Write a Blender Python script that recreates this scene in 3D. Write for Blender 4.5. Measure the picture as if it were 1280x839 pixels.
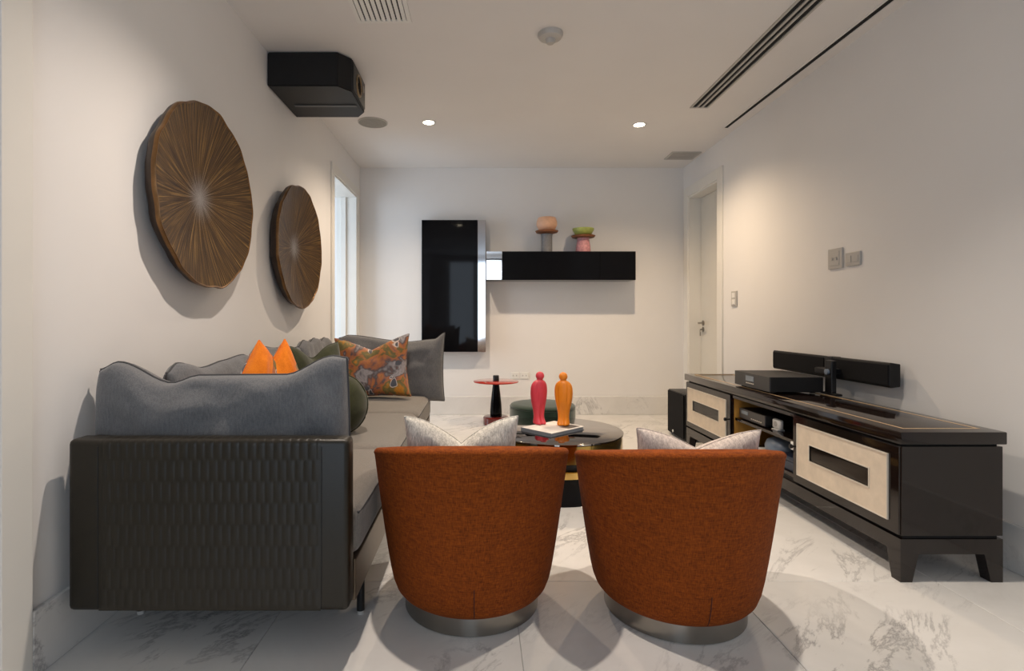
import bpy, bmesh, math, random
from mathutils import Vector, Matrix, noise
random.seed(7)
for o in list(bpy.data.objects):
    bpy.data.objects.remove(o)
SC = bpy.context.scene
COL = SC.collection
PI = math.pi

# ------------------------------------------------------------------ camera
F = 670.0          # focal length in pixels of the 1280 px wide frame
EYE = 1.013
cam_d = bpy.data.cameras.new('camera')
cam = bpy.data.objects.new('camera', cam_d)
COL.objects.link(cam)
cam.location = (0, 0, EYE)
cam.rotation_euler = (PI / 2, 0, 0)
cam_d.sensor_width = 36
cam_d.lens = F / 1280 * 36
cam_d.shift_x = 40 / 1280
cam_d.shift_y = -21.5 / 1280
cam_d.clip_start = 0.05
SC.camera = cam

# ------------------------------------------------------------------ world, exposure, daylight
w = bpy.data.worlds.new('world')
SC.world = w
w.use_nodes = True
w.node_tree.nodes['Background'].inputs[0].default_value = (0.75, 0.85, 1.0, 1)
w.node_tree.nodes['Background'].inputs[1].default_value = 0.3
SC.view_settings.view_transform = 'Standard'
SC.view_settings.look = 'None'
SC.view_settings.exposure = 0.66
SC.view_settings.gamma = 1.0
SC.view_settings.use_curve_mapping = False

def area(name, loc, rot, sx, sy, power, color):
    d = bpy.data.lights.new(name, 'AREA')
    d.shape = 'RECTANGLE'; d.size = sx; d.size_y = sy
    d.energy = power; d.color = color
    o = bpy.data.objects.new(name, d); COL.objects.link(o)
    o.location = loc; o.rotation_euler = rot
    return o
# daylight entering by the two tall panes of the window in the rear wall, behind the camera
for k in range(2):
    area('daylight', (-0.46 + k * 0.68, -2.46, 1.28), (PI / 2, 0, 0), 0.60, 2.3, 10, (0.72, 0.85, 1.0))
# daylight of the side room, falling through the open doorway in the left wall
area('side_room_daylight', (-2.55, 4.55, 1.35), (PI / 2, 0, -PI / 2 + 0.35), 1.0, 2.2, 19, (0.70, 0.84, 1.0))
DOWN = 62          # watts of one ceiling downlight
DOWN_COL = (1.0, 0.77, 0.55)

# ------------------------------------------------------------------ helpers
def P(px, py, Y):
    return Vector(((px - 600) * Y / F, Y, EYE - (py - 398) * Y / F))

def add_box(bm, x0, x1, y0, y1, z0, z1, bev=0.0, seg=2):
    r = bmesh.ops.create_cube(bm, size=1.0)
    vs = r['verts']
    for v in vs:
        v.co = Vector(((x0 + x1) / 2 + v.co.x * (x1 - x0), (y0 + y1) / 2 + v.co.y * (y1 - y0),
                       (z0 + z1) / 2 + v.co.z * (z1 - z0)))
    if bev > 0:
        es = list({e for v in vs for e in v.link_edges})
        bmesh.ops.bevel(bm, geom=es, offset=bev, segments=seg, profile=0.5, affect='EDGES')

def box(*a, **k):
    bm = bmesh.new(); add_box(bm, *a, **k); return bm

def add_lathe(bm, prof, cx=0, cy=0, n=48, cap=True):
    """prof: (r, z) from bottom to top round a vertical axis."""
    rings = []
    for r, z in prof:
        if r <= 1e-6:
            rings.append([bm.verts.new((cx, cy, z))])
        else:
            rings.append([bm.verts.new((cx + r * math.cos(2 * PI * i / n), cy + r * math.sin(2 * PI * i / n), z)) for i in range(n)])
    for a, b in zip(rings, rings[1:]):
        for i in range(n):
            j = (i + 1) % n
            if len(a) == 1 and len(b) == 1: continue
            if len(a) == 1: bm.faces.new((a[0], b[j], b[i]))
            elif len(b) == 1: bm.faces.new((a[i], a[j], b[0]))
            else: bm.faces.new((a[i], a[j], b[j], b[i]))
    if cap:
        if len(rings[0]) > 1: bm.faces.new(list(reversed(rings[0])))
        if len(rings[-1]) > 1: bm.faces.new(rings[-1])

def lathe(prof, cx=0, cy=0, n=48, cap=True):
    bm = bmesh.new(); add_lathe(bm, prof, cx, cy, n, cap); return bm

def add_tube(bm, pts, r, n=8, closed=False):
    pts = [Vector(p) for p in pts]
    m = len(pts); rings = []
    for i, p in enumerate(pts):
        a = pts[(i - 1) % m] if (closed or i > 0) else p
        b = pts[(i + 1) % m] if (closed or i < m - 1) else p
        t = (b - a).normalized()
        up = Vector((0, 0, 1)) if abs(t.z) < 0.95 else Vector((1, 0, 0))
        s = t.cross(up).normalized(); q = s.cross(t)
        rings.append([bm.verts.new(p + r * (math.cos(2 * PI * k / n) * s + math.sin(2 * PI * k / n) * q)) for k in range(n)])
    for i in range(m if closed else m - 1):
        a, b = rings[i], rings[(i + 1) % m]
        for k in range(n):
            l = (k + 1) % n
            bm.faces.new((a[k], a[l], b[l], b[k]))
    if not closed:
        bm.faces.new(list(reversed(rings[0]))); bm.faces.new(rings[-1])

def add_prism(bm, poly, axis, a0, a1):
    """poly of 2-D points extruded along axis 'x','y' or 'z' from a0 to a1."""
    def mk(p, a):
        if axis == 'x': return (a, p[0], p[1])
        if axis == 'y': return (p[0], a, p[1])
        return (p[0], p[1], a)
    A = [bm.verts.new(mk(p, a0)) for p in poly]
    B = [bm.verts.new(mk(p, a1)) for p in poly]
    n = len(poly)
    bm.faces.new(A); bm.faces.new(list(reversed(B)))
    for i in range(n):
        j = (i + 1) % n
        bm.faces.new((A[i], B[i], B[j], A[j]))

def link(name, bm, m, parent=None, smooth=None, off=None):
    if off is not None:
        bmesh.ops.translate(bm, verts=bm.verts, vec=-Vector(off))
    bmesh.ops.recalc_face_normals(bm, faces=bm.faces)
    me = bpy.data.meshes.new(name)
    bm.to_mesh(me); bm.free()
    for mm in (m if isinstance(m, (list, tuple)) else [m]): me.materials.append(mm)
    if smooth is not None:
        for p in me.polygons: p.use_smooth = True
        if smooth < 180:
            me.set_sharp_from_angle(angle=math.radians(smooth))
    o = bpy.data.objects.new(name, me); COL.objects.link(o)
    if parent is not None: o.parent = parent
    return o

class Thing:
    """an Empty at the base of a thing; part() takes world coordinates."""
    def __init__(s, name, label, cat, loc, group=None, local=False):
        o = bpy.data.objects.new(name, None); COL.objects.link(o)
        o.empty_display_size = 0.05
        o.location = loc
        if label: o['label'] = label
        if cat: o['category'] = cat
        if group: o['group'] = group
        s.o = o; s.loc = Vector((0, 0, 0)) if local else Vector(loc)
    def part(s, name, bm, m, smooth=None, parent=None, label=None):
        p = link(name, bm, m, parent or s.o, smooth, s.loc)
        if label: p['label'] = label
        return p

def tag(o, label, cat, group=None):
    o['label'] = label; o['category'] = cat
    if group: o['group'] = group
    return o

def struct(name, bm, m, smooth=None):
    o = link(name, bm, m, None, smooth); o['kind'] = 'structure'; return o

def struct_root(name, loc):
    t = Thing(name, None, None, loc); t.o['kind'] = 'structure'; return t

def copy_tree(o, parent=None):
    c = o.copy(); COL.objects.link(c)
    if parent is not None: c.parent = parent
    for ch in list(o.children):
        copy_tree(ch, c)
    return c

# ------------------------------------------------------------------ materials
class NT:
    def __init__(s, name):
        s.m = bpy.data.materials.new(name); s.m.use_nodes = True
        s.t = s.m.node_tree; s.n = s.t.nodes; s.b = s.n['Principled BSDF']
    def add(s, kind, **kw):
        n = s.n.new(kind)
        for k, v in kw.items():
            if k.startswith('i_'): n.inputs[k[2:].replace('_', ' ')].default_value = v
            else: setattr(n, k, v)
        return n
    def l(s, a, b): s.t.links.new(a, b)
    def coord(s, scale=(1, 1, 1), kind='Object', rot=(0, 0, 0), rnd=False):
        c = s.add('ShaderNodeTexCoord'); mp = s.add('ShaderNodeMapping')
        mp.inputs['Scale'].default_value = scale; mp.inputs['Rotation'].default_value = rot
        s.l(c.outputs[kind], mp.inputs['Vector'])
        if rnd:
            oi = s.add('ShaderNodeObjectInfo')
            mu = s.add('ShaderNodeMath', operation='MULTIPLY'); mu.inputs[1].default_value = 37.0
            s.l(oi.outputs['Random'], mu.inputs[0])
            s.l(mu.outputs[0], mp.inputs['Location'])
        return mp.outputs['Vector']
    def noise(s, vec, scale, detail=4, rough=0.55, dist=0.0):
        n = s.add('ShaderNodeTexNoise')
        n.inputs['Scale'].default_value = scale; n.inputs['Detail'].default_value = detail
        n.inputs['Roughness'].default_value = rough; n.inputs['Distortion'].default_value = dist
        s.l(vec, n.inputs['Vector']); return n.outputs['Fac']
    def ramp(s, fac, stops, interp='LINEAR'):
        r = s.add('ShaderNodeValToRGB'); cr = r.color_ramp; cr.interpolation = interp
        while len(cr.elements) > 1: cr.elements.remove(cr.elements[-1])
        for i, (p, c) in enumerate(stops):
            e = cr.elements[0] if i == 0 else cr.elements.new(p)
            e.position = p; e.color = (*c, 1) if len(c) == 3 else c
        s.l(fac, r.inputs['Fac']); return r.outputs['Color']
    def bump(s, h, strength=0.3, dist=0.01):
        b = s.add('ShaderNodeBump'); b.inputs['Strength'].default_value = strength
        b.inputs['Distance'].default_value = dist
        s.l(h, b.inputs['Height']); s.l(b.outputs['Normal'], s.b.inputs['Normal'])
    def base(s, v):
        if isinstance(v, tuple): s.b.inputs['Base Color'].default_value = (*v, 1)
        else: s.l(v, s.b.inputs['Base Color'])
    def set(s, **kw):
        for k, v in kw.items(): s.b.inputs[k.replace('_', ' ')].default_value = v

def plain(name, col, rough=0.5, metal=0.0, coat=0.0, var=0.06, scale=12.0, bump=0.0, spec=0.5):
    t = NT(name); v = t.coord()
    f = t.noise(v, scale, 3)
    lo = tuple(max(0, c * (1 - var)) for c in col); hi = tuple(min(1, c * (1 + var)) for c in col)
    t.base(t.ramp(f, [(0.3, lo), (0.7, hi)]))
    t.set(Roughness=rough, Metallic=metal, Coat_Weight=coat, Specular_IOR_Level=spec)
    t.b.inputs['Coat Roughness'].default_value = 0.03
    if bump: t.bump(t.noise(v, scale * 12, 3), bump, 0.003)
    return t.m

def fabric(name, lo, hi, thread=(420, 420, 420), streak=(30, 30, 160), rough=0.9, bump=0.35, sheen=0.25):
    t = NT(name)
    a = t.noise(t.coord(streak), 1.0, 3, 0.6)
    b = t.noise(t.coord(thread), 1.0, 2, 0.6)
    mx = t.add('ShaderNodeMath', operation='ADD'); t.l(a, mx.inputs[0]); t.l(b, mx.inputs[1])
    hf = t.add('ShaderNodeMath', operation='MULTIPLY'); hf.inputs[1].default_value = 0.5; t.l(mx.outputs[0], hf.inputs[0])
    t.base(t.ramp(hf.outputs[0], [(0.36, lo), (0.64, hi)]))
    t.set(Roughness=rough, Sheen_Weight=sheen, Specular_IOR_Level=0.2)
    t.bump(mx.outputs[0], bump, 0.002)
    return t.m

def marble(name, rough=0.2, rnd=True):
    t = NT(name)
    v = t.coord((1, 1, 1), rot=(0, 0, 0.75), rnd=rnd)
    n1 = t.noise(v, 1.3, 5, 0.6, 0.4)
    wp = t.add('ShaderNodeMapping'); t.l(v, wp.inputs['Vector']); wp.inputs['Scale'].default_value = (3.2, 0.9, 1.5)
    n2 = t.noise(wp.outputs['Vector'], 1.7, 10, 0.68, 0.7)
    d = t.add('ShaderNodeMath', operation='SUBTRACT'); d.inputs[1].default_value = 0.5; t.l(n2, d.inputs[0])
    ab = t.add('ShaderNodeMath', operation='ABSOLUTE'); t.l(d.outputs[0], ab.inputs[0])
    vein = t.ramp(ab.outputs[0], [(0.0, (1, 1, 1)), (0.008, (0.55, 0.55, 0.55)), (0.034, (0, 0, 0))])
    patch = t.ramp(n1, [(0.46, (0, 0, 0)), (0.66, (1, 1, 1))])
    mu = t.add('ShaderNodeMath', operation='MULTIPLY'); t.l(vein, mu.inputs[0]); t.l(patch, mu.inputs[1])
    cloud = t.ramp(t.noise(v, 2.3, 6, 0.6, 0.5), [(0.3, (0.68, 0.665, 0.64)), (0.68, (0.79, 0.775, 0.75))])
    mix = t.add('ShaderNodeMixRGB'); t.l(mu.outputs[0], mix.inputs['Fac']); t.l(cloud, mix.inputs['Color1'])
    mix.inputs['Color2'].default_value = (0.33, 0.32, 0.32, 1)
    t.base(mix.outputs['Color'])
    t.set(Roughness=rough)
    return t.m

def emit(name, col, s):
    t = NT(name); t.base((0.0, 0.0, 0.0))
    t.b.inputs['Emission Color'].default_value = (*col, 1); t.b.inputs['Emission Strength'].default_value = s
    return t.m

M = {}
M['wall'] = plain('wall_paint', (0.80, 0.785, 0.77), 0.6, var=0.015, scale=2.0, bump=0.02)
M['ceil'] = plain('ceiling_paint', (0.78, 0.76, 0.74), 0.7, var=0.015, scale=2.0)
M['trim'] = plain('door_paint', (0.78, 0.76, 0.71), 0.4, var=0.015, scale=4.0)
M['leaf'] = plain('door_leaf_paint', (0.70, 0.67, 0.60), 0.4, var=0.02, scale=4.0)
M['marble'] = marble('marble_tile', 0.2)
M['marble_b'] = marble('marble_baseboard', 0.25, False)
M['grout'] = plain('grout', (0.55, 0.53, 0.50), 0.9)
M['leather'] = plain('dark_leather', (0.014, 0.0112, 0.0065), 0.40, spec=0.4, var=0.12, scale=30, bump=0.12)
M['grey'] = fabric('grey_linen', (0.112, 0.114, 0.120), (0.185, 0.187, 0.194), streak=(200, 200, 40))
M['grey_warm_lit'] = fabric('grey_linen_warm_lit', (0.150, 0.136, 0.120), (0.240, 0.220, 0.195), streak=(200, 200, 40))  # same grey linen with the warm lamp light mixed into its colour
M['piping'] = plain('dark_piping', (0.06, 0.06, 0.063), 0.8)
M['rust'] = fabric('rust_weave', (0.115, 0.022, 0.003), (0.30, 0.066, 0.005), thread=(340, 340, 40), streak=(40, 40, 340), bump=0.5, sheen=0.0)
M['rust_d'] = plain('rust_seam', (0.06, 0.012, 0.004), 0.9)
M['nickel'] = plain('dark_nickel', (0.30, 0.28, 0.25), 0.28, 1.0, var=0.1, scale=6)
M['bronze_bar'] = plain('bronze_frame', (0.13, 0.10, 0.07), 0.4, 0.7)
M['black'] = plain('black_metal', (0.008, 0.008, 0.009), 0.4, spec=0.35)
M['blackgloss'] = plain('black_gloss', (0.004, 0.004, 0.005), 0.05, spec=0.13)
M['blackmatt'] = plain('black_matt', (0.007, 0.0072, 0.008), 0.5, spec=0.3, var=0.15)
M['grille'] = plain('speaker_cloth', (0.008, 0.008, 0.009), 0.85, spec=0.2, var=0.2, scale=200)
M['mirror'] = plain('reflection_mirror', (0.80, 0.80, 0.82), 0.04, 1.0, var=0.01)
M['espresso'] = plain('espresso_lacquer', (0.012, 0.007, 0.0055), 0.07, var=0.2, scale=5)
M['cream'] = plain('cream_parchment', (0.70, 0.595, 0.47), 0.45, var=0.07, scale=22, bump=0.05)
M['brass'] = plain('brass_inlay', (0.70, 0.50, 0.28), 0.35, 0.5)
M['silver'] = plain('silver_bead', (0.70, 0.64, 0.55), 0.35, 0.15)
M['amber'] = plain('amber_veneer', (0.42, 0.21, 0.04), 0.4, var=0.2, scale=9)
M['white'] = plain('white_plastic', (0.80, 0.79, 0.76), 0.4, var=0.01)
M['offwhite'] = plain('grey_plastic', (0.50, 0.48, 0.45), 0.45, var=0.01)
M['dark'] = plain('recess_shade', (0.01, 0.01, 0.01), 0.9)  # near-black colour put in for the shade inside vents, slots and gaps
M['ventgrey'] = plain('vent_grey', (0.48, 0.46, 0.43), 0.5)
M['lens'] = emit('downlight_lens', (1.0, 0.86, 0.62), 30.0)
M['gold'] = plain('polished_bronze', (0.62, 0.42, 0.14), 0.10, 1.0, var=0.05)
M['tabletop'] = plain('bronze_mirror_glass', (0.36, 0.33, 0.31), 0.05, 1.0, var=0.03)
M['redglass'] = plain('red_lacquer_glass', (0.42, 0.035, 0.022), 0.06, coat=0.5)
M['redbase'] = plain('oxblood_lacquer', (0.13, 0.012, 0.010), 0.12, coat=0.4)
M['velvet'] = fabric('green_velvet', (0.012, 0.030, 0.020), (0.022, 0.050, 0.034), streak=(20, 20, 20), bump=0.1, sheen=0.5)
M['olive'] = fabric('olive_velvet', (0.022, 0.026, 0.010), (0.050, 0.054, 0.022), streak=(14, 14, 14), bump=0.1, sheen=0.3)
M['orange_v'] = fabric('orange_velvet', (0.62, 0.13, 0.006), (0.88, 0.25, 0.015), streak=(16, 16, 16), bump=0.1, sheen=0.2)
M['heather'] = fabric('heather_weave', (0.36, 0.33, 0.285), (0.76, 0.71, 0.63), thread=(300, 300, 60), streak=(120, 60, 30), bump=0.4)
M['blush'] = fabric('blush_weave', (0.38, 0.31, 0.275), (0.72, 0.62, 0.55), thread=(300, 300, 60), streak=(120, 60, 30), bump=0.4)
M['pink'] = plain('pink_ceramic', (0.66, 0.050, 0.075), 0.42, var=0.06)
M['mango'] = plain('mango_ceramic', (0.80, 0.24, 0.012), 0.42, var=0.06)
M['peach'] = plain('peach_ceramic', (0.80, 0.47, 0.30), 0.5, var=0.06, scale=40)
M['stoneware'] = plain('grey_stoneware', (0.20, 0.20, 0.21), 0.6, var=0.15, scale=60)
M['cork'] = plain('brown_wood_dish', (0.24, 0.085, 0.03), 0.5, var=0.2, scale=30)
M['lime'] = plain('lime_ceramic', (0.34, 0.40, 0.10), 0.45, var=0.1, scale=40)
M['rose'] = plain('rose_ceramic', (0.56, 0.26, 0.28), 0.5, var=0.25, scale=50)
M['paper'] = plain('paper', (0.78, 0.75, 0.70), 0.7, var=0.03)
M['slate'] = plain('slate_cover', (0.16, 0.18, 0.21), 0.45, var=0.05)
M['bluegrey'] = plain('blue_grey_plastic', (0.16, 0.20, 0.26), 0.35)
M['navy'] = plain('navy_box', (0.02, 0.03, 0.055), 0.4)
M['display'] = plain('pale_display', (0.20, 0.24, 0.28), 0.2)

def printed(name):
    t = NT(name); v = t.coord((1, 1, 1))
    n1 = t.noise(v, 7.5, 3, 0.55, 0.4)
    c1 = t.ramp(n1, [(0.30, (0.12, 0.11, 0.13)), (0.38, (0.36, 0.33, 0.34)), (0.44, (0.09, 0.07, 0.075)), (0.48, (0.34, 0.12, 0.06)),
                     (0.53, (0.50, 0.17, 0.04)), (0.57, (0.15, 0.12, 0.035)), (0.62, (0.22, 0.17, 0.05)), (0.68, (0.62, 0.24, 0.015)), (0.80, (0.16, 0.10, 0.05))])
    wn_ = t.add('ShaderNodeTexNoise'); wn_.inputs['Scale'].default_value = 9.0; t.l(v, wn_.inputs['Vector'])
    wm = t.add('ShaderNodeVectorMath', operation='MULTIPLY_ADD'); t.l(wn_.outputs['Color'], wm.inputs[0]); wm.inputs[1].default_value = (0.12, 0.12, 0.12); t.l(v, wm.inputs[2])
    vo = t.add('ShaderNodeTexVoronoi'); vo.inputs['Scale'].default_value = 9.5; t.l(wm.outputs[0], vo.inputs['Vector'])
    blot = t.ramp(vo.outputs['Distance'], [(0.20, (1, 1, 1)), (0.25, (0, 0, 0))])
    line = t.ramp(vo.outputs['Distance'], [(0.21, (0, 0, 0)), (0.25, (1, 1, 1)), (0.29, (0, 0, 0))])
    gate = t.ramp(t.noise(v, 6.0, 1), [(0.50, (0, 0, 0)), (0.56, (1, 1, 1))])
    m1 = t.add('ShaderNodeMixRGB'); t.l(blot, m1.inputs['Fac']); t.l(c1, m1.inputs['Color1']); m1.inputs['Color2'].default_value = (0.075, 0.08, 0.10, 1)
    mu = t.add('ShaderNodeMath', operation='MULTIPLY'); t.l(line, mu.inputs[0]); t.l(gate, mu.inputs[1])
    mix = t.add('ShaderNodeMixRGB'); t.l(mu.outputs[0], mix.inputs['Fac']); t.l(m1.outputs['Color'], mix.inputs['Color1'])
    mix.inputs['Color2'].default_value = (0.70, 0.66, 0.64, 1)
    t.base(mix.outputs['Color']); t.set(Roughness=0.6, Sheen_Weight=0.1)
    return t.m
M['print'] = printed('floral_print')

def dish_mat(name):
    """radial gilded streaks on dark bronze; object origin at the dish centre, axis = X"""
    t = NT(name)
    c = t.add('ShaderNodeTexCoord'); sp = t.add('ShaderNodeSeparateXYZ'); t.l(c.outputs['Object'], sp.inputs[0])
    at = t.add('ShaderNodeMath', operation='ARCTAN2'); t.l(sp.outputs['Z'], at.inputs[0]); t.l(sp.outputs['Y'], at.inputs[1])
    ln = t.add('ShaderNodeVectorMath', operation='LENGTH'); t.l(c.outputs['Object'], ln.inputs[0])
    cb = t.add('ShaderNodeCombineXYZ')
    m1 = t.add('ShaderNodeMath', operation='MULTIPLY'); m1.inputs[1].default_value = 44.0; t.l(at.outputs[0], m1.inputs[0])
    m2 = t.add('ShaderNodeMath', operation='MULTIPLY'); m2.inputs[1].default_value = 3.0; t.l(ln.outputs['Value'], m2.inputs[0])
    t.l(m1.outputs[0], cb.inputs['X']); t.l(m2.outputs[0], cb.inputs['Y'])
    f = t.noise(cb.outputs[0], 1.0, 4, 0.65)
    col = t.ramp(f, [(0.32, (0.022, 0.010, 0.005)), (0.48, (0.070, 0.036, 0.012)), (0.60, (0.19, 0.105, 0.030)), (0.70, (0.42, 0.27, 0.09))])
    fa = t.add('ShaderNodeMath', operation='MULTIPLY_ADD'); t.l(f, fa.inputs[0]); fa.inputs[1].default_value = -0.36; t.l(ln.outputs['Value'], fa.inputs[2])
    cen_highlight = t.ramp(fa.outputs[0], [(0.0, (0.9, 0.9, 0.9)), (0.02, (0, 0, 0))])
    fb = t.add('ShaderNodeMath', operation='ADD'); t.l(fa.outputs[0], fb.inputs[0]); fb.inputs[1].default_value = 0.165
    cen_highlight = t.ramp(fb.outputs[0], [(0.0, (0.95, 0.95, 0.95)), (0.03, (0.5, 0.5, 0.5)), (0.085, (0, 0, 0))])  # ragged grey highlight painted into the colour at the dish centre
    mix = t.add('ShaderNodeMixRGB'); t.l(cen_highlight, mix.inputs['Fac']); t.l(col, mix.inputs['Color1'])
    mix.inputs['Color2'].default_value = (0.33, 0.31, 0.30, 1)
    t.base(mix.outputs['Color'])
    t.set(Roughness=0.42, Metallic=0.35)
    t.bump(f, 0.25, 0.003)
    return t.m
M['dish'] = dish_mat('gilded_bronze')
M['dishrim'] = plain('bronze_rim', (0.17, 0.085, 0.028), 0.35, 0.6, var=0.3, scale=20)
M['dishback'] = plain('bronze_back', (0.035, 0.02, 0.012), 0.5, 0.3, var=0.3, scale=20)

# ------------------------------------------------------------------ room shell
XL, XR, YB, YR, H = -1.266, 2.144, 5.65, -2.5, 2.6
TW = 0.22
def wall_side(name, xa, xb, openings):
    bm = bmesh.new(); y = YR - 0.2
    for y0, y1, zt in openings:
        add_box(bm, xa, xb, y, y0, 0, H)
        add_box(bm, xa, xb, y0, y1, zt, H)
        y = y1
    add_box(bm, xa, xb, y, YB + 0.2, 0, H)
    return struct(name, bm, M['wall'])
wall_side('wall_left', XL - TW, XL, [(0.50, 1.40, 2.265), (4.62, 5.49, 2.265)])
wall_side('wall_right', XR, XR + TW, [(4.82, 5.50, 2.26)])
bm = bmesh.new()   # side room behind the left doorway
add_box(bm, -2.95, -2.75, 3.3, 5.90, 0, H); add_box(bm, -2.75, XL - TW, 3.3, 3.5, 0, H); add_box(bm, -2.75, XL - TW, 5.85, 6.0, 0, H)
add_box(bm, -2.95, XL - TW, 3.3, 6.0, -0.12, 0); add_box(bm, -2.95, XL - TW, 3.3, 6.0, H, H + 0.15)
struct('wall_side_room', bm, M['wall'])
struct('wall_back', box(XL, XR, YB, YB + 0.2, 0, H), M['wall'])
bm = bmesh.new()   # rear wall with the window opening
add_box(bm, XL, -0.80, YR - 0.2, YR, 0, H); add_box(bm, 0.56, XR, YR - 0.2, YR, 0, H)
add_box(bm, -0.80, 0.56, YR - 0.2, YR, 0, 0.08); add_box(bm, -0.80, 0.56, YR - 0.2, YR, 2.48, H)
struct('wall_rear', bm, M['wall'])
wn = struct_root('window_1', (-0.12, YR, 0.08))
for k in range(3):
    x = -0.80 + 0.68 * k
    wn.part('mullion', box(max(x - 0.03, -0.80), min(x + 0.03, 0.56), YR - 0.12, YR - 0.05, 0.08, 2.48), M['white'])
for za in (0.08, 1.95, 2.43):
    wn.part('rail', box(-0.80, 0.56, YR - 0.12, YR - 0.05, za, za + 0.05), M['white'])
gl = NT('window_glass'); gl.base((0.9, 0.95, 1.0)); gl.set(Roughness=0.02, Transmission_Weight=1.0)
for k in range(2):
    wn.part('pane', box(-0.77 + 0.68 * k, -0.15 + 0.68 * k, YR - 0.09, YR - 0.08, 0.13, 2.43), gl.m)
struct('ceiling', box(XL - TW, XR + TW, YR - 0.2, YB + 0.2, H, H + 0.15), M['ceil'])
fl = struct('floor', box(XL - TW, XR + TW, YR - 0.2, YB + 0.2, -0.12, -0.004), M['grout'])
T = 0.815; J = 0.0007
tile_me = {}
for i in range(-3, 5):
    for j in range(-6, 6):
        x0 = max(0.125 + i * T, XL - TW); x1 = min(0.125 + (i + 1) * T, XR + TW)
        y0 = max(2.063 + j * T, YR - 0.2); y1 = min(2.063 + (j + 1) * T, YB + 0.2)
        if x1 - x0 < 0.02 or y1 - y0 < 0.02: continue
        key = (round(x1 - x0, 3), round(y1 - y0, 3))
        if key not in tile_me:
            a, b = (x1 - x0) / 2 - J, (y1 - y0) / 2 - J
            o = link('tile', box(-a, a, -b, b, -0.004, 0, bev=0.0012, seg=1), M['marble'], fl)
            tile_me[key] = o.data
        else:
            o = bpy.data.objects.new('tile', tile_me[key]); COL.objects.link(o); o.parent = fl
        o.location = ((x0 + x1) / 2, (y0 + y1) / 2, 0)

def baseboard(name, x0, x1, y0, y1):
    struct(name, box(x0, x1, y0, y1, 0, 0.19, bev=0.003), M['marble_b'])
baseboard('baseboard_left', XL, XL + 0.016, 1.50, 4.54)
baseboard('baseboard_right', XR - 0.016, XR, YR, 4.72)
baseboard('baseboard_back', XL, XR, YB - 0.016, YB)

def door(name, side, y0, y1, zt, cas, handle=True, far_cas=None, leaf=True):
    """door set in a side wall; side -1 left, +1 right. y0 is the near edge."""
    xw = XL if side < 0 else XR
    s = side
    def bx(a, b, ya, yb, za, zb, bev=0.0):
        xa, xb = xw + s * a, xw + s * b
        return box(min(xa, xb), max(xa, xb), ya, yb, za, zb, bev=bev)
    d = struct_root(name, (xw, (y0 + y1) / 2, 0))
    fc = far_cas or cas
    bm = bx(-0.016, 0.0, y0 - cas, y0, 0, zt + cas, 0.003)
    d.part('casing', bm, M['trim'])
    d.part('casing', bx(-0.016, 0.0, y1, y1 + fc, 0, zt + cas, 0.003), M['trim'])
    d.part('casing', bx(-0.016, 0.0, y0, y1, zt, zt + cas, 0.003), M['trim'])
    d.part('jamb', bx(-0.004, 0.20, y0, y0 + 0.018, 0, zt), M['trim'])
    d.part('jamb', bx(-0.004, 0.20, y1 - 0.018, y1, 0, zt), M['trim'])
    d.part('jamb', bx(-0.004, 0.20, y0 + 0.018, y1 - 0.018, zt - 0.018, zt), M['trim'])
    if not leaf:
        d.part('stop', bx(0.100, 0.155, y1 - 0.036, y1 - 0.018, 0, zt - 0.018, 0.002), M['trim'])
        d.part('stop', bx(0.100, 0.155, y0 + 0.018, y0 + 0.036, 0, zt - 0.018, 0.002), M['trim'])
        return d
    lf = d.part('leaf', bx(0.113, 0.155, y0 + 0.021, y1 - 0.021, 0.006, zt - 0.021, 0.002), M['leaf'])
    if handle:
        hy = y1 - 0.085
        bm = bmesh.new()
        xs = xw + s * 0.113
        for k, (z, r) in enumerate(((0.965, 0.026), (0.90, 0.024))):
            add_lathe(bm, [(r, 0), (r, 0.008)], 0, 0, 20)
            vs = bm.verts[-40:] if False else list(bm.verts)[-40:]
            for v in vs:
                x, y, zz = v.co; v.co = (xs - s * zz, hy + x, z + y)
        add_tube(bm, [(xs, hy, 0.965), (xs - s * 0.05, hy, 0.965), (xs - s * 0.055, hy - 0.03, 0.965), (xs - s * 0.055, hy - 0.12, 0.965)], 0.010, 10)
        hd = d.part('handle', bm, M['nickel'], 40, parent=lf)
        bm = bmesh.new()
        add_box(bm, xs - s * 0.03 - 0.002, xs - s * 0.03 + 0.018, hy - 0.002, hy + 0.002, 0.893, 0.907)
        add_tube(bm, [(xs - s * 0.032, hy + 0.012 * math.cos(a), 0.885 + 0.014 * math.sin(a)) for a in [2 * PI * q / 10 for q in range(10)]], 0.002, 6, True)
        add_box(bm, xs - s * 0.034, xs - s * 0.030, hy - 0.010, hy + 0.008, 0.835, 0.872)
        kx = d.part('key', bm, M['nickel'], None, parent=lf)
    return d
door('door_1', -1, 4.62, 5.49, 2.265, 0.08, handle=False, leaf=False)
door('door_2', -1, 0.50, 1.40, 2.265, 0.10, handle=False)
door('door_3', 1, 4.82, 5.50, 2.26, 0.10)

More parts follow.
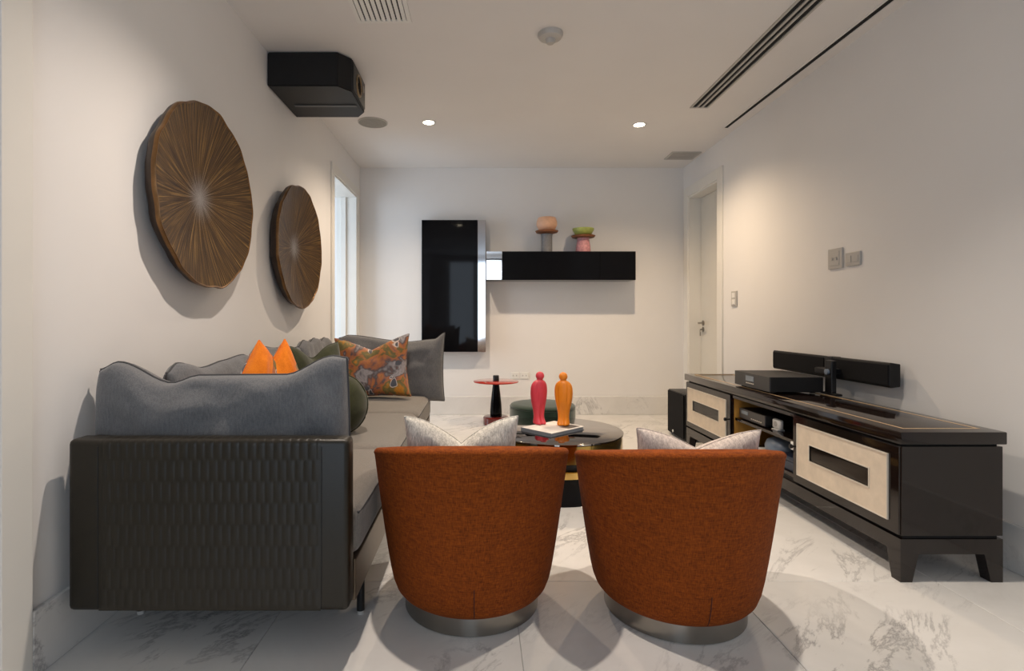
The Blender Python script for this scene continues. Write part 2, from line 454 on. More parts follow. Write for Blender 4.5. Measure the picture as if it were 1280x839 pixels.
# ------------------------------------------------------------------ ceiling fittings
def downlight(x, y, label, k=1.0, color=DOWN_COL, cone=140):
    t = Thing('recessed_downlight', label, 'downlight', (x, y, H), 'recessed ceiling downlights')
    bm = bmesh.new()
    n = 32
    prof = [(0.060, H), (0.060, H - 0.005), (0.054, H - 0.007), (0.043, H - 0.004), (0.042, H)]
    rings = [[bm.verts.new((x + r * math.cos(2 * PI * i / n), y + r * math.sin(2 * PI * i / n), z)) for i in range(n)] for r, z in prof]
    for a, b in zip(rings, rings[1:]):
        for i in range(n): bm.faces.new((a[i], a[(i + 1) % n], b[(i + 1) % n], b[i]))
    t.part('trim_ring', bm, M['white'], 40)
    t.part('lens', lathe([(0.041, H - 0.002), (0.041, H - 0.0005)], x, y, 24), M['lens'])
    d = bpy.data.lights.new('downlight_lamp', 'SPOT')
    d.energy = DOWN * k; d.color = color; d.spot_size = math.radians(cone); d.spot_blend = 1.0
    d.shadow_soft_size = 0.025
    o = bpy.data.objects.new('downlight_lamp', d); COL.objects.link(o)
    o.parent = t.o; o.location = (0, 0, -0.03)
downlight(-0.415, 4.34, 'glowing recessed downlight in the ceiling, nearer the black corner speaker', 1.15, (1.0, 0.80, 0.60))
downlight(1.304, 4.39, 'glowing recessed downlight in the ceiling, nearer the small grey air vent', 1.2, (1.0, 0.75, 0.50))
downlight(-0.35, 1.95, 'glowing recessed downlight over the left rust armchair, out of frame', 1.3, (1.0, 0.86, 0.74), 128)
downlight(0.95, 1.95, 'glowing recessed downlight over the right rust armchair, out of frame', 1.05, (1.0, 0.89, 0.76), 102)

def vent(name, label, x0, x1, y0, y1, fr, n, slat_axis='y', m=None, group=None):
    t = Thing(name, label, 'vent', ((x0 + x1) / 2, (y0 + y1) / 2, H), group)
    m = m or M['white']
    z0, z1 = H - 0.010, H
    bm = bmesh.new()
    add_box(bm, x0, x0 + fr, y0, y1, z0, z1); add_box(bm, x1 - fr, x1, y0, y1, z0, z1)
    add_box(bm, x0 + fr, x1 - fr, y0, y0 + fr, z0, z1); add_box(bm, x0 + fr, x1 - fr, y1 - fr, y1, z0, z1)
    t.part('frame', bm, m)
    t.part('shade_backing', box(x0 + fr, x1 - fr, y0 + fr, y1 - fr, H - 0.0015, H), M['dark'])  # dark sheet put in for the shade behind the slats
    for k in range(n):
        if slat_axis == 'y':
            p = (x1 - x0 - 2 * fr) / n; c = x0 + fr + (k + 0.5) * p; wd = p * 0.36
            t.part('slat', box(c - wd, c + wd, y0 + fr, y1 - fr, H - 0.009, H - 0.002), m)
        else:
            p = (y1 - y0 - 2 * fr) / n; c = y0 + fr + (k + 0.5) * p; wd = p * 0.30
            t.part('slat', box(x0 + fr, x1 - fr, c - wd, c + wd, H - 0.009, H - 0.002), m)
    return t
vent('ceiling_vent', 'square white louvred air vent in the ceiling above the wall dishes', -0.655, -0.365, 2.575, 2.865, 0.022, 9)
vent('ceiling_vent', 'small grey louvred air vent in the ceiling by the far right door', 1.83, 2.11, 5.10, 5.33, 0.018, 6, 'x', M['ventgrey'])
# long slot diffuser: three dark slots
t = Thing('slot_diffuser', 'long white ceiling air diffuser with three dark slots', 'vent', (1.645, 2.2, H))
X0, X1, Y0, Y1 = 1.578, 1.714, 0.6, 4.03
bm = bmesh.new(); add_box(bm, X0, X0 + 0.012, Y0, Y1, H - 0.008, H); add_box(bm, X1 - 0.012, X1, Y0, Y1, H - 0.008, H)
add_box(bm, X0 + 0.012, X1 - 0.012, Y0, Y0 + 0.012, H - 0.008, H); add_box(bm, X0 + 0.012, X1 - 0.012, Y1 - 0.012, Y1, H - 0.008, H)
t.part('frame', bm, M['ventgrey'])
t.part('shade_backing', box(X0 + 0.012, X1 - 0.012, Y0 + 0.012, Y1 - 0.012, H - 0.001, H), M['dark'])  # dark sheet drawn as the unlit depth of the slots
for k in (1, 2):
    c = X0 + 0.012 + k * (X1 - X0 - 0.024) / 3
    t.part('blade', box(c - 0.007, c + 0.007, Y0 + 0.012, Y1 - 0.012, H - 0.008, H - 0.001), M['ventgrey'])
t = Thing('ceiling_slot', 'single narrow dark slot in the ceiling alongside the right wall', 'vent', (2.045, 2.4, H))
t.part('shade_backing', box(2.028, 2.060, 0.6, 4.46, H - 0.002, H), M['dark'])  # dark strip on the ceiling, painted shade of the recess
bm = bmesh.new(); add_box(bm, 2.018, 2.028, 0.6, 4.46, H - 0.006, H); add_box(bm, 2.060, 2.070, 0.6, 4.46, H - 0.006, H)
t.part('edge_strip', bm, M['ceil'])
# smoke detector
t = Thing('smoke_detector', 'round white smoke detector on the middle of the ceiling', 'smoke detector', (0.392, 2.987, H))
t.part('base', lathe([(0.070, H), (0.070, H - 0.012), (0.062, H - 0.026), (0.036, H - 0.034), (0.0, H - 0.034)], 0.392, 2.987, 40), M['offwhite'], 35)
t.part('sensor', lathe([(0.030, H - 0.034), (0.027, H - 0.046), (0.020, H - 0.056), (0, H - 0.058)], 0.392, 2.987, 28), M['ventgrey'], 35)
# flush ceiling speaker
t = Thing('ceiling_speaker', 'flat round grey speaker grille flush in the ceiling beside a downlight', 'speaker', (-0.868, 4.34, H))
t.part('rim', lathe([(0.118, H), (0.118, H - 0.006), (0.110, H - 0.007), (0.110, H)], -0.868, 4.34, 40, False), M['ventgrey'], 40)
t.part('grille', lathe([(0.110, H), (0.110, H - 0.005), (0.0, H - 0.006)], -0.868, 4.34, 40), plain('grey_grille', (0.30, 0.29, 0.26), 0.7, var=0.2, scale=250), 40)

# black speaker in the ceiling corner
t = Thing('wall_speaker', 'large black chamfered loudspeaker mounted high in the left wall corner', 'speaker', (-1.02, 3.42, 2.39))
bm = bmesh.new()
poly = [(-1.262, 3.18), (-0.845, 3.18), (-0.776, 3.262), (-0.776, 3.60), (-0.83, 3.68), (-1.262, 3.68)]
add_prism(bm, poly, 'z', 2.392, 2.594)
bmesh.ops.bevel(bm, geom=list(bm.edges), offset=0.006, segments=2, affect='EDGES')
t.part('cabinet', bm, M['blackmatt'], 30)
t.part('bottom_strip', box(-1.20, -0.80, 3.46, 3.485, 2.386, 2.393, bev=0.002), plain('grey_strip', (0.09, 0.09, 0.09), 0.5))
bm = bmesh.new()
add_box(bm, -0.777, -0.770, 3.275, 3.59, 2.41, 2.58, bev=0.003)
t.part('baffle', bm, plain('speaker_baffle', (0.03, 0.028, 0.026), 0.45), 30)
def xdisc(bm, prof, x, y, z, n=32):
    """lathe round the X axis, prof of (r, dx)"""
    k0 = len(bm.verts)
    add_lathe(bm, prof, 0, 0, n)
    for v in list(bm.verts)[k0:]:
        a, b, c = v.co; v.co = (x + c, y + a, z + b)
bm = bmesh.new()
n = 32
add_tube(bm, [(-0.768, 3.40 + 0.062 * math.cos(2 * PI * i / n), 2.487 + 0.062 * math.sin(2 * PI * i / n)) for i in range(n)], 0.008, 8, True)
t.part('driver_ring', bm, plain('bronze_ring', (0.25, 0.18, 0.10), 0.4, 0.6), 60)
bm = bmesh.new(); xdisc(bm, [(0.056, 0), (0.056, 0.003), (0.02, -0.001), (0.018, 0.006), (0, 0.009)], -0.770, 3.40, 2.487)
t.part('driver_cone', bm, M['grille'], 40)
bm = bmesh.new(); xdisc(bm, [(0.022, 0), (0.022, 0.004), (0.0, 0.006)], -0.770, 3.53, 2.52)
t.part('tweeter', bm, M['nickel'], 40)

# ------------------------------------------------------------------ wall dishes
def dish(cy, cz, ry, rz, label, ph):
    rim_x, cen_x = XL + 0.075, XL + 0.020
    t = Thing('wall_dish', label, 'wall art', (cen_x + 0.004, cy, cz), 'gilded dishes on the left wall')
    n, m = 160, 22
    def wob(a):
        return 1 + 0.008 * math.sin(9 * a + ph) + 0.006 * math.sin(14 * a + 2.1 * ph) + 0.004 * math.sin(23 * a + ph * 3)
    bm = bmesh.new()
    c = bm.verts.new((cen_x + 0.004, cy, cz)); rings = []
    for k in range(1, m + 1):
        q = k / m; ring = []
        for i in range(n):
            a = 2 * PI * i / n
            rid = 0.0012 * (1 if i % 2 else -1) * q
            x = cen_x + 0.004 + (rim_x - cen_x) * q ** 1.7 + rid
            f = q * (1 + (wob(a) - 1) * q ** 3)
            ring.append(bm.verts.new((x, cy + ry * f * math.cos(a), cz + rz * f * math.sin(a))))
        rings.append(ring)
    for i in range(n): bm.faces.new((c, rings[0][i], rings[0][(i + 1) % n]))
    for a, b in zip(rings, rings[1:]):
        for i in range(n): bm.faces.new((a[i], a[(i + 1) % n], b[(i + 1) % n], b[i]))
    t.part('dish_face', bm, M['dish'], 50)
    # rolled rim and the back shell
    bm = bmesh.new()
    prof = [(0.988, rim_x - 0.001), (0.995, rim_x + 0.006), (1.008, rim_x + 0.007), (1.014, rim_x + 0.001), (1.012, rim_x - 0.010), (0.985, rim_x - 0.034), (0.93, rim_x - 0.054), (0.85, XL + 0.001)]
    rr = [[bm.verts.new((x, cy + ry * f * wob(2 * PI * i / n) * math.cos(2 * PI * i / n), cz + rz * f * wob(2 * PI * i / n) * math.sin(2 * PI * i / n))) for i in range(n)] for f, x in prof]
    for a, b in zip(rr, rr[1:]):
        for i in range(n): bm.faces.new((a[i], a[(i + 1) % n], b[(i + 1) % n], b[i]))
    bm.faces.new(rr[-1])
    for f_ in bm.faces: f_.material_index = 1 if f_.calc_center_median().x < rim_x - 0.008 else 0
    t.part('rim', bm, [M['dishrim'], M['dishback']], 60)
dish(2.375, 1.545, 0.415, 0.395, 'wavy-edged bronze wall dish with gilded rays, the larger-looking one nearer the camera', 0.4)
dish(3.58, 1.485, 0.425, 0.400, 'wavy-edged bronze wall dish with gilded rays, hung nearer the far left doorway', 1.9)

# ------------------------------------------------------------------ back wall: cabinet, shelf, vases
t = Thing('tall_wall_cabinet', 'tall black high-gloss panel cabinet hung on the back wall', 'cabinet', (-0.27, YB, 0.666))
t.part('carcass', box(-0.600, 0.056, 5.545, YB - 0.001, 0.668, 2.026), M['black'])
t.part('door', box(-0.602, -0.026, 5.53, 5.545, 0.666, 2.028, bev=0.002), M['blackgloss'])
t.part('mirror_strip', box(-0.024, 0.058, 5.53, 5.545, 0.666, 2.028, bev=0.002), plain('smoked_mirror', (0.50, 0.50, 0.52), 0.06, 1.0, var=0.01), label='polished mirror strip along the right edge')
t = Thing('floating_shelf', 'long black high-gloss floating shelf box on the back wall', 'shelf', (0.81, YB, 1.397))
t.part('body', box(0.062, 1.56, 5.375, YB - 0.001, 1.397, 1.685, bev=0.002), M['blackgloss'])
t.part('drawer_front', box(0.225, 1.20, 5.36, 5.375, 1.399, 1.683, bev=0.002), M['blackgloss'])
t.part('drawer_front', box(1.203, 1.558, 5.36, 5.375, 1.399, 1.683, bev=0.002), M['blackgloss'])
t.part('reflection_plate', box(0.062, 0.222, 5.36, 5.375, 1.399, 1.600, bev=0.002), M['mirror'], label='mirror plate added for the window reflection on the shelf')  # mirror plates added to give the shelf front the window's bright reflection
t.part('reflection_plate', box(0.062, 0.222, 5.36, 5.375, 1.608, 1.683, bev=0.002), M['mirror'], label='mirror plate added for the window reflection on the shelf')

yv = 5.50; s = yv / F
def zpx(py): return EYE - (py - 398) * s
x1 = (683.5 - 600) * s
t = Thing('pedestal_bowl', 'round peach bowl on a wooden plate over a grey pedestal, on the floating shelf', 'vase', (x1, yv, 1.685))
t.part('pedestal', lathe([(0.060, 1.685), (0.056, 1.70), (0.056, zpx(296)), (0.060, zpx(293))], x1, yv, 32), M['stoneware'], 40)
t.part('plate', lathe([(0.04, zpx(293)), (0.108, zpx(291)), (0.118, zpx(289)), (0.112, zpx(289)), (0.0, zpx(290))], x1, yv, 40, True), M['cork'], 40)
t.part('bowl', lathe([(0.045, zpx(290)), (0.085, zpx(287)), (0.106, zpx(281.5)), (0.104, zpx(277)), (0.090, zpx(272.5)), (0.083, zpx(272.2)), (0.092, zpx(277)), (0.08, zpx(286)), (0, zpx(288))], x1, yv, 40), M['peach'], 50)
x2 = (729 - 600) * s
t = Thing('pedestal_bowl', 'shallow lime green bowl on a wooden plate over a rose pedestal, on the floating shelf', 'vase', (x2, yv, 1.685))
t.part('pedestal', lathe([(0.072, 1.685), (0.076, 1.705), (0.072, 1.75), (0.060, zpx(300)), (0.062, zpx(298))], x2, yv, 32), M['rose'], 50)
t.part('plate', lathe([(0.05, zpx(298)), (0.112, zpx(297)), (0.124, zpx(295)), (0.118, zpx(295)), (0.0, zpx(296))], x2, yv, 40), M['cork'], 40)
t.part('bowl', lathe([(0.050, zpx(295.5)), (0.085, zpx(293)), (0.108, zpx(288)), (0.110, zpx(286)), (0.104, zpx(286)), (0.098, zpx(289)), (0.06, zpx(293.5)), (0, zpx(294))], x2, yv, 40), M['lime'], 50)

# sockets on the back wall
for px, lab in ((643.5, 'faint white wall socket above the back baseboard, left of the pair'), (655.5, 'faint white wall socket above the back baseboard, right of the pair')):
    x = (px - 600) / 118.6
    t = Thing('wall_socket', lab, 'socket', (x, YB, 0.40), 'sockets low on the back wall')
    t.part('plate', box(x - 0.043, x + 0.043, YB - 0.009, YB - 0.0005, 0.375, 0.445, bev=0.003), M['white'])
    for dx in (-0.018, 0.018):
        t.part('socket_hole', box(x + dx - 0.005, x + dx + 0.005, YB - 0.0105, YB - 0.0085, 0.402, 0.418), M['ventgrey'])
# plates on the right wall
def plate_r(name, label, cat, y0, y1, z0, z1, kind):
    t = Thing(name, label, cat, (XR, (y0 + y1) / 2, z0))
    t.part('plate', box(XR - 0.011, XR - 0.0005, y0, y1, z0, z1, bev=0.003), M['offwhite'])
    cy, cz = (y0 + y1) / 2, (z0 + z1) / 2
    if kind == 'tv':
        t.part('cover', box(XR - 0.014, XR - 0.0105, y0 + 0.022, y1 - 0.022, z0 + 0.02, z1 - 0.02, bev=0.001), M['offwhite'])
        for dy in (-0.018, 0.018):
            bm = bmesh.new(); xdisc(bm, [(0.009, 0), (0.009, -0.006), (0.004, -0.006), (0, -0.003)], XR - 0.0138, cy + dy, cz, 16)
            t.part('socket_hole', bm, M['offwhite'])
    elif kind == 'socket':
        for dy in (-0.028, 0.028):
            t.part('rocker', box(XR - 0.014, XR - 0.0105, cy + dy - 0.018, cy + dy + 0.018, z0 + 0.02, z1 - 0.02, bev=0.001), M['offwhite'])
    else:
        for dz in (-0.028, 0.028):
            t.part('rocker', box(XR - 0.015, XR - 0.0105, y0 + 0.02, y1 - 0.02, cz + dz - 0.022, cz + dz + 0.022, bev=0.002), M['white'])
plate_r('wall_plate', 'square grey aerial wall plate on the right wall above the long speaker bar', 'wall plate', 3.160, 3.287, 1.311, 1.433, 'tv')
plate_r('wall_plate', 'small oblong grey wall plate on the right wall beside the square plate', 'wall plate', 3.012, 3.130, 1.315, 1.393, 'socket')
plate_r('light_switch', 'tall white light switch on the right wall beside the far door', 'light switch', 4.46, 4.555, 1.114, 1.242, 'switch')

# ------------------------------------------------------------------ sideboard
XF, XBk, SY0, SY1 = 1.612, 2.005, 2.055, 4.185
t = Thing('sideboard', 'long espresso gloss media sideboard with cream panelled doors along the right wall', 'sideboard', ((XF + XBk) / 2, (SY0 + SY1) / 2, 0))
# top slab and its inlay
t.part('top', box(XF - 0.012, XBk, SY0 - 0.018, SY1 + 0.012, 0.532, 0.580, bev=0.004), M['espresso'], 30)
bm = bmesh.new(); zi0, zi1, ii, wl = 0.5795, 0.5808, 0.045, 0.009
add_box(bm, XF + ii, XF + ii + wl, SY0 + ii, SY1 - ii, zi0, zi1); add_box(bm, XBk - ii - wl, XBk - ii, SY0 + ii, SY1 - ii, zi0, zi1)
add_box(bm, XF + ii + wl, XBk - ii - wl, SY0 + ii, SY0 + ii + wl, zi0, zi1); add_box(bm, XF + ii + wl, XBk - ii - wl, SY1 - ii - wl, SY1 - ii, zi0, zi1)
t.part('inlay_line', bm, M['brass'], label='thin brass inlay line')
t.part('shadow_gap', box(XF + 0.016, XBk - 0.012, SY0 + 0.012, SY1 - 0.012, 0.520, 0.5325), M['dark'])
YA, YC = 2.745, 3.455
# carcass: ends, back, floor, dividers
bm = bmesh.new()
add_box(bm, XF + 0.004, XBk, SY0, SY0 + 0.022, 0.178, 0.521, bev=0.002)
add_box(bm, XF + 0.004, XBk, SY1 - 0.022, SY1, 0.178, 0.521, bev=0.002)
add_box(bm, XF + 0.022, XBk, SY0 + 0.022, SY1 - 0.022, 0.178, 0.200)
add_box(bm, XF + 0.006, XBk, SY0 + 0.022, SY1 - 0.022, 0.503, 0.521)
add_box(bm, XBk - 0.012, XBk, SY0 + 0.022, SY1 - 0.022, 0.200, 0.503)
add_box(bm, XF + 0.006, XBk - 0.012, YA, YA + 0.020, 0.200, 0.503)
add_box(bm, XF + 0.006, XBk - 0.012, YC - 0.020, YC, 0.200, 0.503)
t.part('carcass', bm, M['espresso'])
bm = bmesh.new()
add_box(bm, XF + 0.016, XBk - 0.013, YC - 0.024, YC - 0.0205, 0.201, 0.502)
add_box(bm, XBk - 0.016, XBk - 0.0125, YA + 0.021, YC - 0.024, 0.201, 0.502)
t.part('lining', bm, M['amber'], label='amber wood lining of the open bay')
t.part('shelf', box(XF + 0.02, XBk - 0.017, YA + 0.021, YC - 0.025, 0.362, 0.378), M['espresso'])
# doors
def sb_door(y0, y1, latch_y):
    d = t.part('door', box(XF - 0.004, XF + 0.0035, y0, y1, 0.180, 0.519, bev=0.0015), M['espresso'])
    pa, pb, za, zb = y0 + 0.055, y1 - 0.045, 0.226, 0.476
    bm = bmesh.new()
    ia, ib, zc, zd = pa + 0.098, pb - 0.098, 0.318, 0.394
    for a in ((pa, ia, za, zb), (ib, pb, za, zb), (ia, ib, za, zc), (ia, ib, zd, zb)):
        add_box(bm, XF - 0.008, XF - 0.0035, *a)
    t.part('cream_panel', bm, M['cream'], parent=d, label='cream parchment panel')
    bm = bmesh.new(); q = 0.005
    for (a, b, c, e) in ((pa, pb, za, zb), (ia, ib, zc, zd)):
        add_box(bm, XF - 0.011, XF - 0.0036, a - q, a, c - q, e + q); add_box(bm, XF - 0.011, XF - 0.0036, b, b + q, c - q, e + q)
        add_box(bm, XF - 0.011, XF - 0.0036, a, b, c - q, c); add_box(bm, XF - 0.011, XF - 0.0036, a, b, e, e + q)
    t.part('silver_bead', bm, M['silver'], parent=d, label='thin silver bead round the panel')
    t.part('inset_handle', box(XF - 0.006, XF - 0.0035, ia + 0.008, ib - 0.008, zc + 0.008, zd - 0.008, bev=0.001), M['espresso'], parent=d)
    bm = bmesh.new(); xdisc(bm, [(0.005, 0), (0.005, -0.014), (0.011, -0.017), (0.012, -0.026), (0.007, -0.030), (0, -0.030)], XF - 0.0045, latch_y, 0.36, 20)
    t.part('knob', bm, M['black'], 40, parent=d)
    return d
sb_door(SY0 + 0.004, YA + 0.008, YA - 0.012)
sb_door(YC - 0.008, SY1 - 0.004, YC + 0.012)
t.part('latch_plate', box(XF - 0.001, XF + 0.0055, YA + 0.010, YA + 0.034, 0.335, 0.375), M['white'], label='small white latch plate')
# base with splayed legs
t.part('shadow_gap', box(XF + 0.016, XBk - 0.012, SY0 + 0.012, SY1 - 0.012, 0.165, 0.1785), M['dark'])
bm = bmesh.new()
add_box(bm, XF, XF + 0.03, SY0 + 0.13, SY1 - 0.13, 0.108, 0.1655); add_box(bm, XBk - 0.03, XBk, SY0 + 0.13, SY1 - 0.13, 0.108, 0.1655)
add_box(bm, XF + 0.10, XBk - 0.10, SY0 + 0.0, SY0 + 0.03, 0.108, 0.1655); add_box(bm, XF + 0.10, XBk - 0.10, SY1 - 0.03, SY1, 0.108, 0.1655)
add_box(bm, XF + 0.05, XBk - 0.05, SY0 + 0.05, SY1 - 0.05, 0.145, 0.164)
t.part('base_rail', bm, M['espresso'])
for sx in (0, 1):
    for sy in (0, 1):
        bm = bmesh.new()
        dx, dy = (1 if sx == 0 else -1), (1 if sy == 0 else -1)
        cx = XF if sx == 0 else XBk; cy = SY0 if sy == 0 else SY1
        # L-shaped leg: two tapered plates meeting at the corner, tapering to the foot
        def plate(ax):
            L = 0.13 if ax == 'y' else 0.10
            pts = [(0, 0.0), (0.045, 0.0), (0.070, 0.108), (L, 0.108), (L, 0.1655), (0, 0.1655)]
            if ax == 'y': add_prism(bm, [(cy + dy * a, b) for a, b in pts], 'x', cx, cx + dx * 0.045)
            else:
                pts = [(0.0451, 0.0), (0.0455, 0.0), (0.070, 0.108), (L, 0.108), (L, 0.1655), (0.0451, 0.1655)]
                add_prism(bm, [(cx + dx * a, b) for a, b in pts], 'y', cy, cy + dy * 0.045)
        plate('y'); plate('x')
        t.part('leg', bm, M['espresso'])

# things on and in the sideboard
AX0, AX1, AY0, AY1 = 1.652, 1.962, 3.06, 3.476
t = Thing('amplifier', 'flat black amplifier with a small pale display on top of the sideboard', 'amplifier', ((AX0 + AX1) / 2, (AY0 + AY1) / 2, 0.581))
t.part('case', box(AX0 + 0.008, AX1, AY0 + 0.002, AY1 - 0.002, 0.590, 0.676, bev=0.003), M['blackmatt'])
t.part('front_panel', box(AX0, AX0 + 0.0075, AY0, AY1, 0.590, 0.676, bev=0.002), plain('graphite_front', (0.035, 0.033, 0.032), 0.4))
t.part('display', box(AX0 - 0.002, AX0, 3.235, 3.33, 0.628, 0.660), M['display'], label='small pale display window')
bm = bmesh.new()
for k in range(5): add_box(bm, AX0 - 0.003, AX0, 3.235 + k * 0.02, 3.245 + k * 0.02, 0.612, 0.618)
t.part('button', bm, M['silver'])
for (fx, fy) in ((AX0 + 0.04, AY0 + 0.04), (AX0 + 0.04, AY1 - 0.04), (AX1 - 0.04, AY0 + 0.04), (AX1 - 0.04, AY1 - 0.04)):
    t.part('foot', lathe([(0.015, 0.581), (0.015, 0.5905)], fx, fy, 16), M['black'])

SX0, SX1 = 2.055, 2.112
t = Thing('speaker_bar', 'long black speaker bar in two halves on a stand behind the amplifier', 'speaker', (2.03, 3.22, 0.581))
def halfbar(y0, y1):
    bm = bmesh.new()
    add_prism(bm, [(SX0 + 0.006, 0.662), (SX1, 0.668), (SX1, 0.782), (SX0 + 0.006, 0.790), (SX0, 0.780), (SX0, 0.672)], 'y', y0, y1)
    bmesh.ops.bevel(bm, geom=list(bm.edges), offset=0.003, segments=1, affect='EDGES')
    t.part('bar_cabinet', bm, M['blackmatt'])
    t.part('bar_grille', box(SX0 - 0.004, SX0 + 0.001, y0 + 0.006, y1 - 0.006, 0.674, 0.778, bev=0.002), M['grille'])
halfbar(2.69, 3.125); halfbar(3.195, 3.76)
t.part('center_joint', box(SX0 - 0.004, SX1 - 0.004, 3.126, 3.194, 0.664, 0.788, bev=0.004), M['black'])
t.part('stand_post', box(1.970, 2.000, 3.005, 3.065, 0.590, 0.775, bev=0.005), M['black'])
t.part('stand_arm', box(1.978, 2.052, 3.045, 3.17, 0.695, 0.725, bev=0.004), M['black'])
t.part('stand_foot', box(1.966, 2.004, 2.96, 3.10, 0.581, 0.592, bev=0.004), M['black'])
bm = bmesh.new(); xdisc(bm, [(0.016, 0), (0.016, -0.012), (0, -0.014)], 1.970, 3.035, 0.71, 18)
t.part('clamp_knob', bm, M['bluegrey'], 40)

t = Thing('media_receiver', 'black media receiver with front buttons on the open shelf of the sideboard', 'receiver', (1.78, 3.26, 0.378))
t.part('case', box(1.658, 1.90, 3.105, 3.41, 0.384, 0.446, bev=0.003), M['blackmatt'])
t.part('front_panel', box(1.650, 1.657, 3.105, 3.41, 0.384, 0.446, bev=0.002), plain('receiver_front', (0.045, 0.04, 0.038), 0.35))
bm = bmesh.new()
for k in range(6): add_box(bm, 1.648, 1.6505, 3.14 + 0.022 * k, 3.152 + 0.022 * k, 0.398, 0.404)
t.part('button', bm, M['silver'])
t.part('display', box(1.648, 1.6505, 3.30, 3.38, 0.415, 0.436), M['display'])
for fy in (3.14, 3.38):
    for fx in (1.68, 1.87): t.part('foot', lathe([(0.012, 0.378), (0.012, 0.3845)], fx, fy, 12), M['black'])
t = Thing('white_sensor', 'small rounded white gadget beside the receiver on the open shelf', 'gadget', (1.69, 3.045, 0.378))
bm = bmesh.new(); add_box(bm, 1.68, 1.705, 3.005, 3.085, 0.384, 0.440, bev=0.010, seg=3)
t.part('body', bm, M['white'], 40)
t.part('foot', box(1.672, 1.715, 3.015, 3.075, 0.378, 0.3845, bev=0.002), M['white'])
bm = bmesh.new(); xdisc(bm, [(0.014, 0), (0.014, -0.003), (0, -0.003)], 1.680, 3.045, 0.414, 18)
t.part('dial', bm, M['offwhite'])
t = Thing('router', 'rounded blue-grey router lying on the bottom of the open bay', 'router', (1.74, 3.07, 0.245))
t.part('shell', lathe([(0.085, 0.247), (0.100, 0.260), (0.102, 0.285), (0.090, 0.312), (0.06, 0.326), (0, 0.330)], 1.745, 3.07, 36), M['bluegrey'], 60)
t.part('base', lathe([(0.070, 0.2405), (0.075, 0.248)], 1.745, 3.07, 32), M['black'])
t = Thing('paper_box', 'flat white box under the router in the open bay', 'box', (1.76, 3.10, 0.2))
t.part('tray', box(1.645, 1.86, 2.985, 3.215, 0.2005, 0.232, bev=0.002), M['white'])
t.part('lid', box(1.643, 1.862, 2.983, 3.217, 0.232, 0.240, bev=0.002), M['paper'])
t = Thing('navy_case', 'low dark navy case on the bottom of the open bay', 'case', (1.74, 2.87, 0.2))
t.part('body', box(1.65, 1.86, 2.785, 2.965, 0.2005, 0.250, bev=0.004), M['navy'])
t.part('lid', box(1.648, 1.862, 2.783, 2.967, 0.250, 0.275, bev=0.006), M['navy'], 40)

# subwoofer beyond the sideboard
t = Thing('subwoofer', 'black box subwoofer standing on the floor beyond the sideboard', 'subwoofer', (1.82, 4.56, 0))
t.part('cabinet', box(1.670, 1.98, 4.37, 4.75, 0.012, 0.39, bev=0.006), M['black'], 30)
t.part('grille', box(1.660, 1.6695, 4.378, 4.742, 0.022, 0.382, bev=0.004), M['grille'])
bm = bmesh.new(); xdisc(bm, [(0.012, 0), (0.012, -0.003), (0, -0.003)], 1.660, 4.61, 0.045, 18)
t.part('badge', bm, M['white'], label='small round pale badge')
for fx in (1.70, 1.95):
    for fy in (4.40, 4.72): t.part('foot', lathe([(0.016, 0), (0.016, 0.0125)], fx, fy, 14), M['black'])

# ------------------------------------------------------------------ sofa
SL, SR, SN, SF = -1.218, -0.388, 1.58, 4.16
t = Thing('sofa', 'long low dark leather sofa with grey seat cushions and quilted arms against the left wall', 'sofa', ((SL + SR) / 2, (SN + SF) / 2, 0))
ZB, ZT = 0.147, 0.655
def arm(y0, y1, front):
    """front = -1: outer face towards the camera"""
    a = t.part('arm', box(SL, SR, y0, y1, ZB, ZT, bev=0.016, seg=3), M['leather'], 40)
    x0, x1 = -1.124, -0.470
    nc, nr = 26, 9
    cw = (x1 - x0) / nc
    topw = 0.050
    zs0 = ZB + 0.004; r = 0.016
    lf = ZT - r - zs0; la = r * PI / 2
    total = lf + la + topw - r
    rowh = 0.0635
    mx, mz = nc * 8, int(total / rowh * 14)
    bm = bmesh.new(); grid = []
    for j in range(mz + 1):
        s_ = total * j / mz
        if s_ < lf: py, pz, ny, nz = 0, zs0 + s_, -1, 0
        elif s_ < lf + la:
            q = (s_ - lf) / r; py, pz, ny, nz = r - r * math.cos(q), ZT - r + r * math.sin(q), -math.cos(q), math.sin(q)
        else: py, pz, ny, nz = r + (s_ - lf - la), ZT, 0, 1
        row = s_ / rowh; rj = math.floor(row); fz = row - rj - 0.5
        line = []
        for i in range(mx + 1):
            c = i / 8 + (0.5 if rj % 2 else 0.0)
            fx = c - math.floor(c) - 0.5
            wz = (1 - abs(2 * fz) ** 3)
            hgt = 0.0026 * (max(0, 1 - (2 * fx) ** 2) ** 0.7) * (0.25 + 0.75 * wz) + 0.0006
            e = min(1, min(i, mx - i) / 4, min(j, mz - j) / 4)
            hgt = hgt * e + 0.0004
            x = x0 + (x1 - x0) * i / mx
            yy = (y0 + py + ny * hgt) if front < 0 else (y1 - py - ny * hgt)
            line.append(bm.verts.new((x, yy, pz + nz * hgt)))
        grid.append(line)
    for j in range(mz):
        for i in range(mx):
            bm.faces.new((grid[j][i], grid[j][i + 1], grid[j + 1][i + 1], grid[j + 1][i]))
    t.part('quilted_panel', bm, M['leather'], 180, parent=a, label='leather panel embossed with rows of narrow cells')
    for x in (x0 - 0.003, x1 + 0.003):
        bm = bmesh.new()
        add_tube(bm, [(x, (y0 if front < 0 else y1), zz) for zz in (ZB + 0.01, ZT - 0.02)], 0.0016, 6)
        t.part('seam', bm, M['black'], parent=a)
arm(SN, SN + 0.075, -1)
arm(SF - 0.075, SF, 1)
t.part('back_panel', box(SL, SL + 0.07, SN + 0.076, SF - 0.076, ZB, ZT - 0.01, bev=0.012), M['leather'], 40)
bm = bmesh.new()
